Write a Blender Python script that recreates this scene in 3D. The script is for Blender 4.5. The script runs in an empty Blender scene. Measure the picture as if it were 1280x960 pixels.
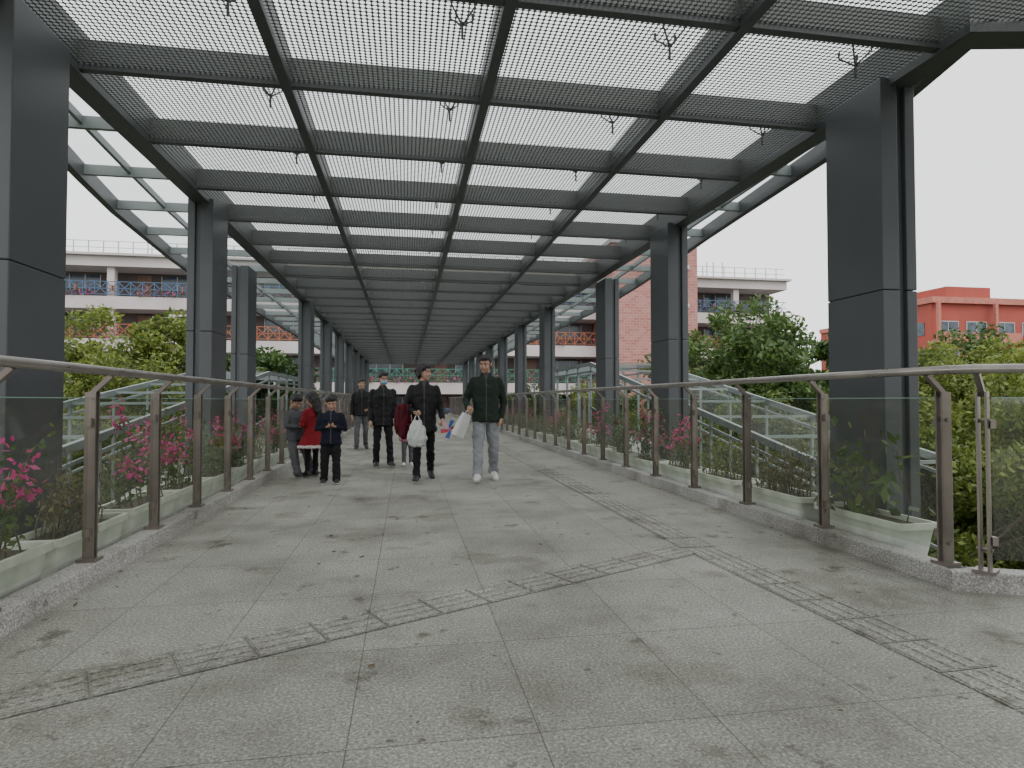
import bpy, math, random
import numpy as np
from mathutils import Vector, Matrix, noise
from mathutils.bvhtree import BVHTree
R = random.Random(7)
NR = np.random.RandomState(11)
rad = math.radians
scene = bpy.context.scene
COL = scene.collection

# ------------------------------------------------------------------ materials
def new_mat(name):
    m = bpy.data.materials.new(name); m.use_nodes = True
    nt = m.node_tree
    for n in list(nt.nodes): nt.nodes.remove(n)
    out = nt.nodes.new('ShaderNodeOutputMaterial')
    return m, nt, out
def N(nt, t, **kw):
    n = nt.nodes.new(t)
    for k, v in kw.items():
        if k in n.inputs: n.inputs[k].default_value = v
        else: setattr(n, k, v)
    return n
def L(nt, a, b): nt.links.new(a, b)
def rgb(c): return (c[0], c[1], c[2], 1)
def ramp(nt, stops):
    r = nt.nodes.new('ShaderNodeValToRGB')
    e = r.color_ramp.elements
    while len(e) < len(stops): e.new(0.5)
    for i, (p, c) in enumerate(stops):
        e[i].position = p; e[i].color = rgb(c) if len(c) == 3 else c
    return r
def pbr(name, col, rough=0.6, metal=0.0, var=0.15, scale=3.0, bump=0.0, bscale=40, spec=0.5, dirt=None):
    m, nt, out = new_mat(name)
    b = N(nt, 'ShaderNodeBsdfPrincipled'); b.inputs['Roughness'].default_value = rough
    b.inputs['Metallic'].default_value = metal
    b.inputs['Specular IOR Level'].default_value = spec
    tc = N(nt, 'ShaderNodeTexCoord')
    nz = N(nt, 'ShaderNodeTexNoise'); nz.inputs['Scale'].default_value = scale; nz.inputs['Detail'].default_value = 6
    L(nt, tc.outputs['Object'], nz.inputs['Vector'])
    lo = [c*(1-var) for c in col]; hi = [min(1, c*(1+var)) for c in col]
    if dirt: lo = dirt
    r = ramp(nt, [(0.3, lo), (0.7, hi)])
    L(nt, nz.outputs['Fac'], r.inputs['Fac']); L(nt, r.outputs['Color'], b.inputs['Base Color'])
    rr = N(nt, 'ShaderNodeMapRange'); rr.inputs['To Min'].default_value = max(0.03, rough-0.1); rr.inputs['To Max'].default_value = min(1, rough+0.12)
    L(nt, nz.outputs['Fac'], rr.inputs['Value']); L(nt, rr.outputs['Result'], b.inputs['Roughness'])
    if bump:
        n2 = N(nt, 'ShaderNodeTexNoise'); n2.inputs['Scale'].default_value = bscale; n2.inputs['Detail'].default_value = 4
        L(nt, tc.outputs['Object'], n2.inputs['Vector'])
        bp = N(nt, 'ShaderNodeBump'); bp.inputs['Strength'].default_value = bump; bp.inputs['Distance'].default_value = 0.02
        L(nt, n2.outputs['Fac'], bp.inputs['Height']); L(nt, bp.outputs['Normal'], b.inputs['Normal'])
    L(nt, b.outputs['BSDF'], out.inputs['Surface'])
    return m

def granite(name, base, tiles=True, spk=1.0):
    m, nt, out = new_mat(name)
    b = N(nt, 'ShaderNodeBsdfPrincipled')
    tc = N(nt, 'ShaderNodeTexCoord')
    v = N(nt, 'ShaderNodeTexNoise'); v.inputs['Scale'].default_value = 80; v.inputs['Detail'].default_value = 5; v.inputs['Roughness'].default_value = 0.85
    L(nt, tc.outputs['Object'], v.inputs['Vector'])
    sp = ramp(nt, [(0.36, [c*0.30 for c in base]), (0.46, [c*0.82 for c in base]), (0.54, [c*1.12 for c in base]), (0.64, [min(1, c*2.2) for c in base])])
    L(nt, v.outputs['Fac'], sp.inputs['Fac'])
    col = sp.outputs['Color']
    n1 = N(nt, 'ShaderNodeTexNoise'); n1.inputs['Scale'].default_value = 0.8; n1.inputs['Detail'].default_value = 9; n1.inputs['Roughness'].default_value = 0.72
    L(nt, tc.outputs['Object'], n1.inputs['Vector'])
    r1 = ramp(nt, [(0.32, (0.50, 0.49, 0.43)), (0.47, (0.90, 0.90, 0.87)), (0.68, (1.3, 1.3, 1.29))])
    L(nt, n1.outputs['Fac'], r1.inputs['Fac'])
    mx = N(nt, 'ShaderNodeMix', data_type='RGBA', blend_type='MULTIPLY'); mx.inputs[0].default_value = 1
    L(nt, col, mx.inputs[6]); L(nt, r1.outputs['Color'], mx.inputs[7]); col = mx.outputs[2]
    for sc, a, c_, f in ((2.6, 0.625, (0.45, 0.43, 0.38), 0.85), (7.5, 0.645, (0.32, 0.30, 0.27), 0.85), (1.3, 0.565, (0.74, 0.73, 0.68), 0.9), (19, 0.70, (0.28, 0.26, 0.24), 0.85)):
        n2 = N(nt, 'ShaderNodeTexNoise'); n2.inputs['Scale'].default_value = sc; n2.inputs['Detail'].default_value = 6; n2.inputs['Roughness'].default_value = 0.6
        L(nt, tc.outputs['Object'], n2.inputs['Vector'])
        r2 = ramp(nt, [(a, (1, 1, 1)), (a+0.05, c_)])
        L(nt, n2.outputs['Fac'], r2.inputs['Fac'])
        mx2 = N(nt, 'ShaderNodeMix', data_type='RGBA', blend_type='MULTIPLY'); mx2.inputs[0].default_value = f
        L(nt, col, mx2.inputs[6]); L(nt, r2.outputs['Color'], mx2.inputs[7]); col = mx2.outputs[2]
    hgt = v.outputs['Fac']
    if tiles:
        mp = N(nt, 'ShaderNodeMapping'); mp.inputs['Location'].default_value = (0.187, 0.34, 0)
        L(nt, tc.outputs['Object'], mp.inputs['Vector'])
        bk = N(nt, 'ShaderNodeTexBrick'); bk.offset = 0.0; bk.squash = 1.0
        bk.inputs['Scale'].default_value = 1.0; bk.inputs['Brick Width'].default_value = 0.635; bk.inputs['Row Height'].default_value = 0.8
        bk.inputs['Mortar Size'].default_value = 0.0030; bk.inputs['Mortar Smooth'].default_value = 0.4
        bk.inputs['Color1'].default_value = (0.92, 0.92, 0.905, 1); bk.inputs['Color2'].default_value = (1.04, 1.04, 1.04, 1)
        bk.inputs['Mortar'].default_value = (0.38, 0.37, 0.34, 1)
        L(nt, mp.outputs['Vector'], bk.inputs['Vector'])
        mx3 = N(nt, 'ShaderNodeMix', data_type='RGBA', blend_type='MULTIPLY'); mx3.inputs[0].default_value = 1
        L(nt, col, mx3.inputs[6]); L(nt, bk.outputs['Color'], mx3.inputs[7]); col = mx3.outputs[2]
    L(nt, col, b.inputs['Base Color'])
    rr = N(nt, 'ShaderNodeMapRange'); rr.inputs['From Min'].default_value = 0.3; rr.inputs['From Max'].default_value = 0.7
    rr.inputs['To Min'].default_value = 0.38; rr.inputs['To Max'].default_value = 0.72
    L(nt, n1.outputs['Fac'], rr.inputs['Value']); L(nt, rr.outputs['Result'], b.inputs['Roughness'])
    bp = N(nt, 'ShaderNodeBump'); bp.inputs['Strength'].default_value = 0.25; bp.inputs['Distance'].default_value = 0.004
    L(nt, hgt, bp.inputs['Height']); L(nt, bp.outputs['Normal'], b.inputs['Normal'])
    L(nt, b.outputs['BSDF'], out.inputs['Surface'])
    return m

def glass(name, tint=(0.9, 0.93, 0.92), refl=0.7, dust=0.06, dustcol=(0.35, 0.35, 0.33), base=0.035):
    m, nt, out = new_mat(name)
    t = N(nt, 'ShaderNodeBsdfTransparent'); t.inputs['Color'].default_value = rgb(tint)
    g = N(nt, 'ShaderNodeBsdfGlossy'); g.inputs['Roughness'].default_value = 0.05; g.inputs['Color'].default_value = (0.9, 0.9, 0.9, 1)
    ge = N(nt, 'ShaderNodeNewGeometry')
    dt = N(nt, 'ShaderNodeVectorMath', operation='DOT_PRODUCT'); L(nt, ge.outputs['Incoming'], dt.inputs[0]); L(nt, ge.outputs['Normal'], dt.inputs[1])
    ab = N(nt, 'ShaderNodeMath', operation='ABSOLUTE'); L(nt, dt.outputs['Value'], ab.inputs[0])
    om = N(nt, 'ShaderNodeMath', operation='SUBTRACT'); om.inputs[0].default_value = 1.0; L(nt, ab.outputs[0], om.inputs[1])
    pw = N(nt, 'ShaderNodeMath', operation='POWER'); pw.inputs[1].default_value = 5.0; L(nt, om.outputs[0], pw.inputs[0])
    mu = N(nt, 'ShaderNodeMath', operation='MULTIPLY_ADD'); mu.inputs[1].default_value = refl; mu.inputs[2].default_value = base
    L(nt, pw.outputs[0], mu.inputs[0])
    m1 = N(nt, 'ShaderNodeMixShader'); L(nt, mu.outputs[0], m1.inputs[0]); L(nt, t.outputs[0], m1.inputs[1]); L(nt, g.outputs[0], m1.inputs[2])
    d = N(nt, 'ShaderNodeBsdfDiffuse'); d.inputs['Color'].default_value = rgb(dustcol)
    tc = N(nt, 'ShaderNodeTexCoord'); nz = N(nt, 'ShaderNodeTexNoise'); nz.inputs['Scale'].default_value = 2.5; nz.inputs['Detail'].default_value = 6
    L(nt, tc.outputs['Object'], nz.inputs['Vector'])
    mr = N(nt, 'ShaderNodeMapRange'); mr.inputs['From Min'].default_value = 0.35; mr.inputs['From Max'].default_value = 0.75; mr.inputs['To Min'].default_value = dust*0.4; mr.inputs['To Max'].default_value = dust*2.2
    L(nt, nz.outputs['Fac'], mr.inputs['Value'])
    m2 = N(nt, 'ShaderNodeMixShader'); L(nt, mr.outputs['Result'], m2.inputs[0]); L(nt, m1.outputs[0], m2.inputs[1]); L(nt, d.outputs[0], m2.inputs[2])
    L(nt, m2.outputs[0], out.inputs['Surface'])
    return m

def perforated(name, pitch=0.04, r=0.0163):
    m, nt, out = new_mat(name)
    tc = N(nt, 'ShaderNodeTexCoord')
    mp = N(nt, 'ShaderNodeVectorMath', operation='SCALE'); mp.inputs['Scale'].default_value = 1/pitch
    L(nt, tc.outputs['Object'], mp.inputs[0])
    fr = N(nt, 'ShaderNodeVectorMath', operation='FRACTION'); L(nt, mp.outputs[0], fr.inputs[0])
    sb = N(nt, 'ShaderNodeVectorMath', operation='SUBTRACT'); sb.inputs[1].default_value = (0.5, 0.5, 0)
    L(nt, fr.outputs[0], sb.inputs[0])
    ml = N(nt, 'ShaderNodeVectorMath', operation='MULTIPLY'); ml.inputs[1].default_value = (1, 1, 0)
    L(nt, sb.outputs[0], ml.inputs[0])
    ln = N(nt, 'ShaderNodeVectorMath', operation='LENGTH'); L(nt, ml.outputs[0], ln.inputs[0])
    gt = N(nt, 'ShaderNodeMath', operation='GREATER_THAN'); gt.inputs[1].default_value = r/pitch
    L(nt, ln.outputs['Value'], gt.inputs[0])
    b = N(nt, 'ShaderNodeBsdfPrincipled'); b.inputs['Base Color'].default_value = (0.20, 0.208, 0.202, 1); b.inputs['Roughness'].default_value = 0.5; b.inputs['Metallic'].default_value = 0.1
    t = N(nt, 'ShaderNodeBsdfTransparent')
    mx = N(nt, 'ShaderNodeMixShader'); L(nt, gt.outputs[0], mx.inputs[0]); L(nt, t.outputs[0], mx.inputs[1]); L(nt, b.outputs[0], mx.inputs[2])
    L(nt, mx.outputs[0], out.inputs['Surface'])
    return m

def leafmat(name, dark, mid, light, cs=1.2):
    m, nt, out = new_mat(name)
    g = N(nt, 'ShaderNodeNewGeometry'); tc = N(nt, 'ShaderNodeTexCoord'); oi = N(nt, 'ShaderNodeObjectInfo')
    nz = N(nt, 'ShaderNodeTexNoise'); nz.inputs['Scale'].default_value = cs; nz.inputs['Detail'].default_value = 3
    L(nt, tc.outputs['Object'], nz.inputs['Vector'])
    a = N(nt, 'ShaderNodeMath', operation='MULTIPLY_ADD'); a.inputs[1].default_value = 0.45; L(nt, g.outputs['Random Per Island'], a.inputs[0])
    s = N(nt, 'ShaderNodeMath', operation='MULTIPLY_ADD'); s.inputs[1].default_value = 0.9; s.inputs[2].default_value = -0.2
    L(nt, nz.outputs['Fac'], s.inputs[0]); L(nt, s.outputs[0], a.inputs[2])
    o = N(nt, 'ShaderNodeMath', operation='MULTIPLY_ADD'); o.inputs[1].default_value = 0.2; L(nt, oi.outputs['Random'], o.inputs[0]); L(nt, a.outputs[0], o.inputs[2])
    r = ramp(nt, [(0.15, dark), (0.5, mid), (0.92, light)]); L(nt, o.outputs[0], r.inputs['Fac'])
    d = N(nt, 'ShaderNodeBsdfPrincipled'); d.inputs['Roughness'].default_value = 0.55; L(nt, r.outputs['Color'], d.inputs['Base Color'])
    t = N(nt, 'ShaderNodeBsdfTranslucent'); L(nt, r.outputs['Color'], t.inputs['Color'])
    mx = N(nt, 'ShaderNodeMixShader'); mx.inputs[0].default_value = 0.35
    L(nt, d.outputs[0], mx.inputs[1]); L(nt, t.outputs[0], mx.inputs[2]); L(nt, mx.outputs[0], out.inputs['Surface'])
    return m

M = {}
M['floor'] = granite('granite_paving', (0.29, 0.286, 0.262))
M['tactile'] = granite('granite_tactile', (0.24, 0.235, 0.213), tiles=False)
M['kerb'] = granite('granite_kerb', (0.35, 0.34, 0.33), tiles=False)
M['concrete'] = pbr('concrete', (0.28, 0.28, 0.27), 0.85, var=0.2, bump=0.2)
M['steel_dark'] = pbr('painted_steel_dark', (0.078, 0.086, 0.093), 0.42, metal=0.1, var=0.1, scale=1.3)
M['steel_seam'] = pbr('panel_seam', (0.02, 0.022, 0.024), 0.7)
M['steel_roof'] = pbr('painted_steel_roof', (0.075, 0.082, 0.084), 0.5, metal=0.1, var=0.12)
M['steel_light'] = pbr('painted_steel_pale', (0.20, 0.23, 0.23), 0.5, metal=0.1, var=0.12)
M['inox'] = pbr('brushed_stainless', (0.42, 0.39, 0.36), 0.3, metal=0.9, var=0.18, scale=5)
M['post'] = pbr('post_stainless', (0.24, 0.21, 0.185), 0.4, metal=0.7, var=0.2, scale=4)
M['glass'] = glass('balustrade_glass', (0.84, 0.87, 0.81), 0.45, 0.06, (0.25, 0.26, 0.22), 0.07)
M['roofglass'] = glass('roof_glass', (0.9, 0.93, 0.92), 0.35, 0.05, (0.5, 0.5, 0.5))
M['stairglass'] = glass('stair_glass', (0.93, 0.96, 0.95), 0.05, 0.02, (0.3, 0.32, 0.32), 0.02)
M['perf'] = perforated('perforated_metal')
M['planter'] = pbr('planter_plastic', (0.70, 0.73, 0.67), 0.5, var=0.12, scale=4, dirt=(0.50, 0.53, 0.46))
M['soil'] = pbr('soil', (0.06, 0.045, 0.03), 0.95, var=0.4, scale=20)
M['leafA'] = leafmat('leaf_green', (0.02, 0.045, 0.012), (0.055, 0.11, 0.025), (0.13, 0.2, 0.05))
M['leafB'] = leafmat('leaf_yellowgreen', (0.035, 0.06, 0.012), (0.11, 0.16, 0.03), (0.27, 0.31, 0.06))
M['leafC'] = leafmat('leaf_dry', (0.09, 0.08, 0.035), (0.17, 0.15, 0.07), (0.28, 0.24, 0.12), 4)
M['leafP'] = leafmat('leaf_potted', (0.02, 0.05, 0.015), (0.07, 0.13, 0.03), (0.17, 0.24, 0.06), 5)
M['flower'] = leafmat('bougainvillea_bract', (0.4, 0.02, 0.14), (0.68, 0.05, 0.28), (0.8, 0.16, 0.44), 6)
M['bark'] = pbr('bark', (0.10, 0.075, 0.055), 0.9, var=0.3, scale=8, bump=0.5)
M['stem'] = pbr('stem', (0.10, 0.09, 0.05), 0.8, var=0.3, scale=8)

# ------------------------------------------------------------------ mesh builder
class MB:
    def __init__(s): s.v = []; s.f = []; s.m = []
    def quad(s, a, b, c, d, mi=0):
        i = len(s.v); s.v += [tuple(a), tuple(b), tuple(c), tuple(d)]; s.f.append((i, i+1, i+2, i+3)); s.m.append(mi)
    def poly(s, pts, mi=0):
        i = len(s.v); s.v += [tuple(p) for p in pts]; s.f.append(tuple(range(i, i+len(pts)))); s.m.append(mi)
    def box(s, x0, x1, y0, y1, z0, z1, mi=0):
        i = len(s.v)
        s.v += [(x0, y0, z0), (x1, y0, z0), (x1, y1, z0), (x0, y1, z0), (x0, y0, z1), (x1, y0, z1), (x1, y1, z1), (x0, y1, z1)]
        for f in ((0, 3, 2, 1), (4, 5, 6, 7), (0, 1, 5, 4), (1, 2, 6, 5), (2, 3, 7, 6), (3, 0, 4, 7)):
            s.f.append(tuple(i+k for k in f)); s.m.append(mi)
    def beam(s, p0, p1, w, h, mi=0, up=(0, 0, 1)):
        p0 = Vector(p0); p1 = Vector(p1); d = (p1-p0).normalized(); u = Vector(up)
        x = d.cross(u)
        if x.length < 1e-4: x = d.cross(Vector((0, 1, 0)))
        x.normalize(); u = x.cross(d).normalized(); x *= w/2; u *= h/2
        i = len(s.v)
        for p in (p0, p1):
            for a, b in ((-1, -1), (1, -1), (1, 1), (-1, 1)): s.v.append(tuple(p+x*a+u*b))
        for f in ((0, 1, 2, 3), (7, 6, 5, 4), (0, 4, 5, 1), (1, 5, 6, 2), (2, 6, 7, 3), (3, 7, 4, 0)):
            s.f.append(tuple(i+k for k in f)); s.m.append(mi)
    def tube(s, pts, rs, n=10, mi=0, cap=True):
        pts = [Vector(p) for p in pts]
        if not hasattr(rs, '__len__'): rs = [rs]*len(pts)
        base = len(s.v); prev = None
        for k, p in enumerate(pts):
            if k == 0: d = pts[1]-p
            elif k == len(pts)-1: d = p-pts[k-1]
            else: d = (pts[k+1]-p).normalized()+(p-pts[k-1]).normalized()
            d.normalize()
            if prev is None:
                a = Vector((0, 0, 1)) if abs(d.z) < 0.9 else Vector((1, 0, 0))
                x = d.cross(a).normalized()
            else:
                x = (prev - d*prev.dot(d)).normalized()
            prev = x; y = d.cross(x)
            for j in range(n):
                t = 2*math.pi*j/n
                s.v.append(tuple(p+(x*math.cos(t)+y*math.sin(t))*rs[k]))
        for k in range(len(pts)-1):
            for j in range(n):
                a = base+k*n+j; b = base+k*n+(j+1) % n
                s.f.append((a, b, b+n, a+n)); s.m.append(mi)
        if cap:
            s.f.append(tuple(base+j for j in reversed(range(n)))); s.m.append(mi)
            e = base+(len(pts)-1)*n
            s.f.append(tuple(e+j for j in range(n))); s.m.append(mi)
    def capsule(s, pts, rs, n=12, mi=0):
        pts = [Vector(p) for p in pts]; rs = list(rs)
        d0 = (pts[0]-pts[1]).normalized(); d1 = (pts[-1]-pts[-2]).normalized()
        A = []; B = []; ra = []; rb = []
        for t in (1.0, 0.85, 0.5):
            A.append(pts[0]+d0*rs[0]*t); ra.append(max(0.002, rs[0]*math.sqrt(max(0, 1-t*t))))
        for t in (0.5, 0.85, 1.0):
            B.append(pts[-1]+d1*rs[-1]*t); rb.append(max(0.002, rs[-1]*math.sqrt(max(0, 1-t*t))))
        s.tube(A+pts+B, ra+rs+rb, n, mi)
    def ellipsoid(s, c, r, nu=16, nv=10, mi=0, rot=None):
        base = len(s.v); c = Vector(c)
        def P(a, b):
            q = Vector((r[0]*math.cos(a)*math.sin(b), r[1]*math.sin(a)*math.sin(b), r[2]*math.cos(b)))
            if rot is not None: q = rot @ q
            return tuple(c+q)
        s.v.append(P(0, 0))
        for i in range(1, nv):
            for j in range(nu): s.v.append(P(2*math.pi*j/nu, math.pi*i/nv))
        s.v.append(P(0, math.pi)); last = len(s.v)-1
        for j in range(nu):
            s.f.append((base, base+1+j, base+1+(j+1) % nu)); s.m.append(mi)
            e = base+1+(nv-2)*nu
            s.f.append((last, e+(j+1) % nu, e+j)); s.m.append(mi)
        for i in range(nv-2):
            for j in range(nu):
                a = base+1+i*nu+j; b = base+1+i*nu+(j+1) % nu
                s.f.append((a, a+nu, b+nu, b)); s.m.append(mi)
    def loft(s, rings, n=20, mi=0, e=2.3):
        base = len(s.v)
        for (cx, cy, z, rx, ry) in rings:
            for j in range(n):
                t = 2*math.pi*j/n; c = math.cos(t); q = math.sin(t)
                s.v.append((cx+rx*math.copysign(abs(c)**(2/e), c), cy+ry*math.copysign(abs(q)**(2/e), q), z))
        for k in range(len(rings)-1):
            for j in range(n):
                a = base+k*n+j; b = base+k*n+(j+1) % n
                s.f.append((a, b, b+n, a+n)); s.m.append(mi)
        s.f.append(tuple(base+j for j in reversed(range(n)))); s.m.append(mi)
        en = base+(len(rings)-1)*n
        s.f.append(tuple(en+j for j in range(n))); s.m.append(mi)
    def mesh(s, name, mats, smooth=False):
        me = bpy.data.meshes.new(name); me.from_pydata(s.v, [], s.f)
        for m in mats: me.materials.append(m)
        me.polygons.foreach_set('material_index', s.m)
        if smooth: me.polygons.foreach_set('use_smooth', [True]*len(s.f))
        me.update(); return me
    def obj(s, name, mats, parent=None, smooth=False, bevel=0):
        o = bpy.data.objects.new(name, s.mesh(name, mats, smooth)); COL.objects.link(o)
        if parent: o.parent = parent
        if bevel:
            b = o.modifiers.new('b', 'BEVEL'); b.width = bevel; b.segments = 2; b.limit_method = 'ANGLE'
        return o
def empty(name, loc=(0, 0, 0)):
    o = bpy.data.objects.new(name, None); o.location = loc; o.empty_display_size = 0.2; COL.objects.link(o); return o
def inst(name, me, loc, rz=0, sc=1, parent=None):
    o = bpy.data.objects.new(name, me); o.location = loc; o.rotation_euler = (0, 0, rz)
    o.scale = (sc, sc, sc) if not hasattr(sc, '__len__') else sc
    COL.objects.link(o)
    if parent: o.parent = parent
    return o

# ------------------------------------------------------------------ camera / world / sun
cam = bpy.data.cameras.new('camera'); co = bpy.data.objects.new('camera', cam); COL.objects.link(co)
co.location = (0, 0, 1.12); co.rotation_euler = (rad(91.5), 0, rad(-9.7))
cam.sensor_width = 36; cam.lens = 36*770/1280; cam.clip_end = 6000; cam.clip_start = 0.05
scene.camera = co
w = bpy.data.worlds.new('World'); scene.world = w; w.use_nodes = True
nt = w.node_tree
for n in list(nt.nodes): nt.nodes.remove(n)
wo = nt.nodes.new('ShaderNodeOutputWorld')
sky = nt.nodes.new('ShaderNodeTexSky'); sky.sky_type = 'NISHITA'; sky.sun_disc = False
sky.sun_elevation = rad(52); sky.sun_rotation = rad(150); sky.dust_density = 5
b1 = nt.nodes.new('ShaderNodeBackground'); b1.inputs['Strength'].default_value = 0.15; L(nt, sky.outputs[0], b1.inputs['Color'])
b2 = nt.nodes.new('ShaderNodeBackground'); b2.inputs['Color'].default_value = (0.985, 0.99, 1.0, 1); b2.inputs['Strength'].default_value = 2.15
mx = nt.nodes.new('ShaderNodeMixShader'); mx.inputs[0].default_value = 0.88
L(nt, b1.outputs[0], mx.inputs[1]); L(nt, b2.outputs[0], mx.inputs[2]); L(nt, mx.outputs[0], wo.inputs['Surface'])
sl = bpy.data.lights.new('sun', 'SUN'); sl.energy = 1.0; sl.angle = rad(30); sl.color = (1, 0.97, 0.92)
so = bpy.data.objects.new('sun', sl); COL.objects.link(so); so.rotation_euler = (rad(38), 0, rad(30)); so.location = (0, 0, 30)

# ------------------------------------------------------------------ ground
G = -6.0
def ground_mat():
    m, nt, out = new_mat('ground_grass')
    b = N(nt, 'ShaderNodeBsdfPrincipled'); b.inputs['Roughness'].default_value = 0.9
    tc = N(nt, 'ShaderNodeTexCoord'); nz = N(nt, 'ShaderNodeTexNoise'); nz.inputs['Scale'].default_value = 0.25; nz.inputs['Detail'].default_value = 8
    L(nt, tc.outputs['Object'], nz.inputs['Vector'])
    r = ramp(nt, [(0.35, (0.05, 0.07, 0.025)), (0.55, (0.10, 0.11, 0.05)), (0.7, (0.2, 0.19, 0.15))])
    L(nt, nz.outputs['Fac'], r.inputs['Fac']); L(nt, r.outputs['Color'], b.inputs['Base Color']); L(nt, b.outputs[0], out.inputs['Surface'])
    return m
g = MB(); g.quad((-3000, -3000, G), (3000, -3000, G), (3000, 3000, G), (-3000, 3000, G)); g.obj('ground', [ground_mat()])
asph = pbr('asphalt', (0.055, 0.055, 0.056), 0.85, var=0.2, scale=2, bump=0.2)
white = pbr('road_paint', (0.7, 0.7, 0.68), 0.7)
rd = MB(); rd.box(-200, 200, 26, 35, G-0.1, G+0.004, 0)
for i in range(-40, 40): rd.quad((i*5, 30.4, G+0.008), (i*5+2.4, 30.4, G+0.008), (i*5+2.4, 30.55, G+0.008), (i*5, 30.55, G+0.008), 1)
rd.obj('road', [asph, white])
pv = MB(); pv.box(-200, 200, 35, 39.5, G-0.1, G+0.13, 0); pv.box(-200, 200, 23, 26, G-0.1, G+0.13, 0)
pv.obj('pavement', [pbr('paving', (0.33, 0.31, 0.29), 0.85, var=0.15)])
fn = MB()
for i in range(0, 260):
    x = 6+i*0.25; fn.box(x, x+0.03, 39.6, 39.63, G, G+1.4)
for z in (0.2, 1.3): fn.box(6, 71, 39.58, 39.65, G+z, G+z+0.05)
fn.obj('metal_fence', [pbr('fence_green', (0.12, 0.2, 0.17), 0.5)])

# ------------------------------------------------------------------ bridge deck
XL, XR = -1.88, 3.19
bridge = empty('footbridge_deck')
d = MB()
d.poly([(XL, -10, 0), (9, -10, 0), (9, 0.60, 0), (XR, 3.15, 0), (XR, 48, 0), (XL, 48, 0)])
d.obj('granite_floor', [M['floor']], bridge)
s = MB()
s.box(XL-0.14, XR+0.14, -10, 48.4, -0.75, -0.02); s.box(XL-0.55, XL-0.147, -10, 48.3, -0.7, -0.05, 0); s.box(XR+0.147, XR+0.55, 2.9, 48.3, -0.7, -0.05, 0)
s.box(XR+0.2, 9.0, -9.9, 0.5, -0.74, -0.03)
s.obj('deck_slab', [M['concrete']], bridge)
k = MB()
y = 0.0
while y < 48:
    y1 = min(y+1.19, 48)
    k.box(XL-0.14, XL+0.002, y, y1-0.006, -0.3, 0.115)
    y += 1.19
y = 3.2
while y < 48:
    k.box(XR-0.002, XR+0.14, y, min(y+1.184, 48), -0.3, 0.115); y += 1.19
k.box(XL-0.14, XL+0.002, -10, -0.006, -0.3, 0.115)
dv = Vector((9-XR, 0.6-3.15, 0)).normalized(); nv = Vector((-dv.y, dv.x, 0))
for i in range(6):
    a = Vector((XR, 3.15, 0))+nv*0.07+dv*(i*1.05-0.03); b = a+dv*1.044
    k.beam(a+Vector((0, 0, -0.09)), b+Vector((0, 0, -0.09)), 0.14, 0.41)
k.obj('granite_kerb', [M['kerb']], bridge, bevel=0.008)

# tactile strips
t = MB()
def tactile(p0, p1, w=0.3):
    p0 = Vector(p0); p1 = Vector(p1); dd = (p1-p0); Ln = dd.length; dd.normalize(); nn = Vector((-dd.y, dd.x, 0))
    n = int(Ln/0.305)
    for i in range(n):
        c = p0+dd*(i+0.5)*0.305
        a = c-dd*0.149; b = c+dd*0.149
        t.quad(a-nn*w/2+Vector((0, 0, .004)), b-nn*w/2+Vector((0, 0, .004)), b+nn*w/2+Vector((0, 0, .004)), a+nn*w/2+Vector((0, 0, .004)), 0)
        for q in (-0.108, -0.036, 0.036, 0.108):
            cc = c+nn*q+Vector((0, 0, 0.005))
            t.beam(cc-dd*0.140, cc+dd*0.140, 0.048, 0.005, 1)
tactile((2.40, 0.4, 0), (2.20, 4.4, 0)); tactile((2.20, 4.72, 0), (2.20, 45, 0))
tactile((2.03, 4.36, 0), (-1.85, 2.40, 0))
for (x_, y_) in ((2.2, 4.56),):
    t.quad((x_-.15, y_-.15, .004), (x_+.15, y_-.15, .004), (x_+.15, y_+.15, .004), (x_-.15, y_+.15, .004), 0)
    for i in range(5):
        for j in range(5): 
            c = Vector((x_-.12+.06*i, y_-.12+.06*j, .003)); t.tube([c, c+Vector((0, 0, .006))], [.018, .014], 8, 1)
t.obj('tactile_paving', [M['tactile'], M['floor']], bridge)
# dead leaves blown against the kerbs and over the deck
fl = MB(); rl_ = random.Random(5)
for _ in range(260):
    if rl_.random() < 0.7:
        x_ = XR-abs(rl_.gauss(0, 0.12))-0.02 if rl_.random() < .5 else XL+abs(rl_.gauss(0, .12))+0.02
        y_ = rl_.uniform(3.4, 18)
    else: x_ = rl_.uniform(XL+.1, XR-.1); y_ = rl_.uniform(1.6, 12)
    a_ = rl_.uniform(0, 6.28); s_ = rl_.uniform(.010, .024); c = Vector((x_, y_, .010)); u = Vector((math.cos(a_), math.sin(a_), rl_.uniform(-.2, .2)))*s_; v_ = Vector((-math.sin(a_), math.cos(a_), rl_.uniform(-.2, .3)))*s_*.5
    fl.quad(c-u, c-v_, c+u, c+v_)
fl.obj('fallen_leaves', [pbr('dead_leaf', (0.11, 0.075, 0.035), 0.8, var=0.4, scale=9)])

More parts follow.
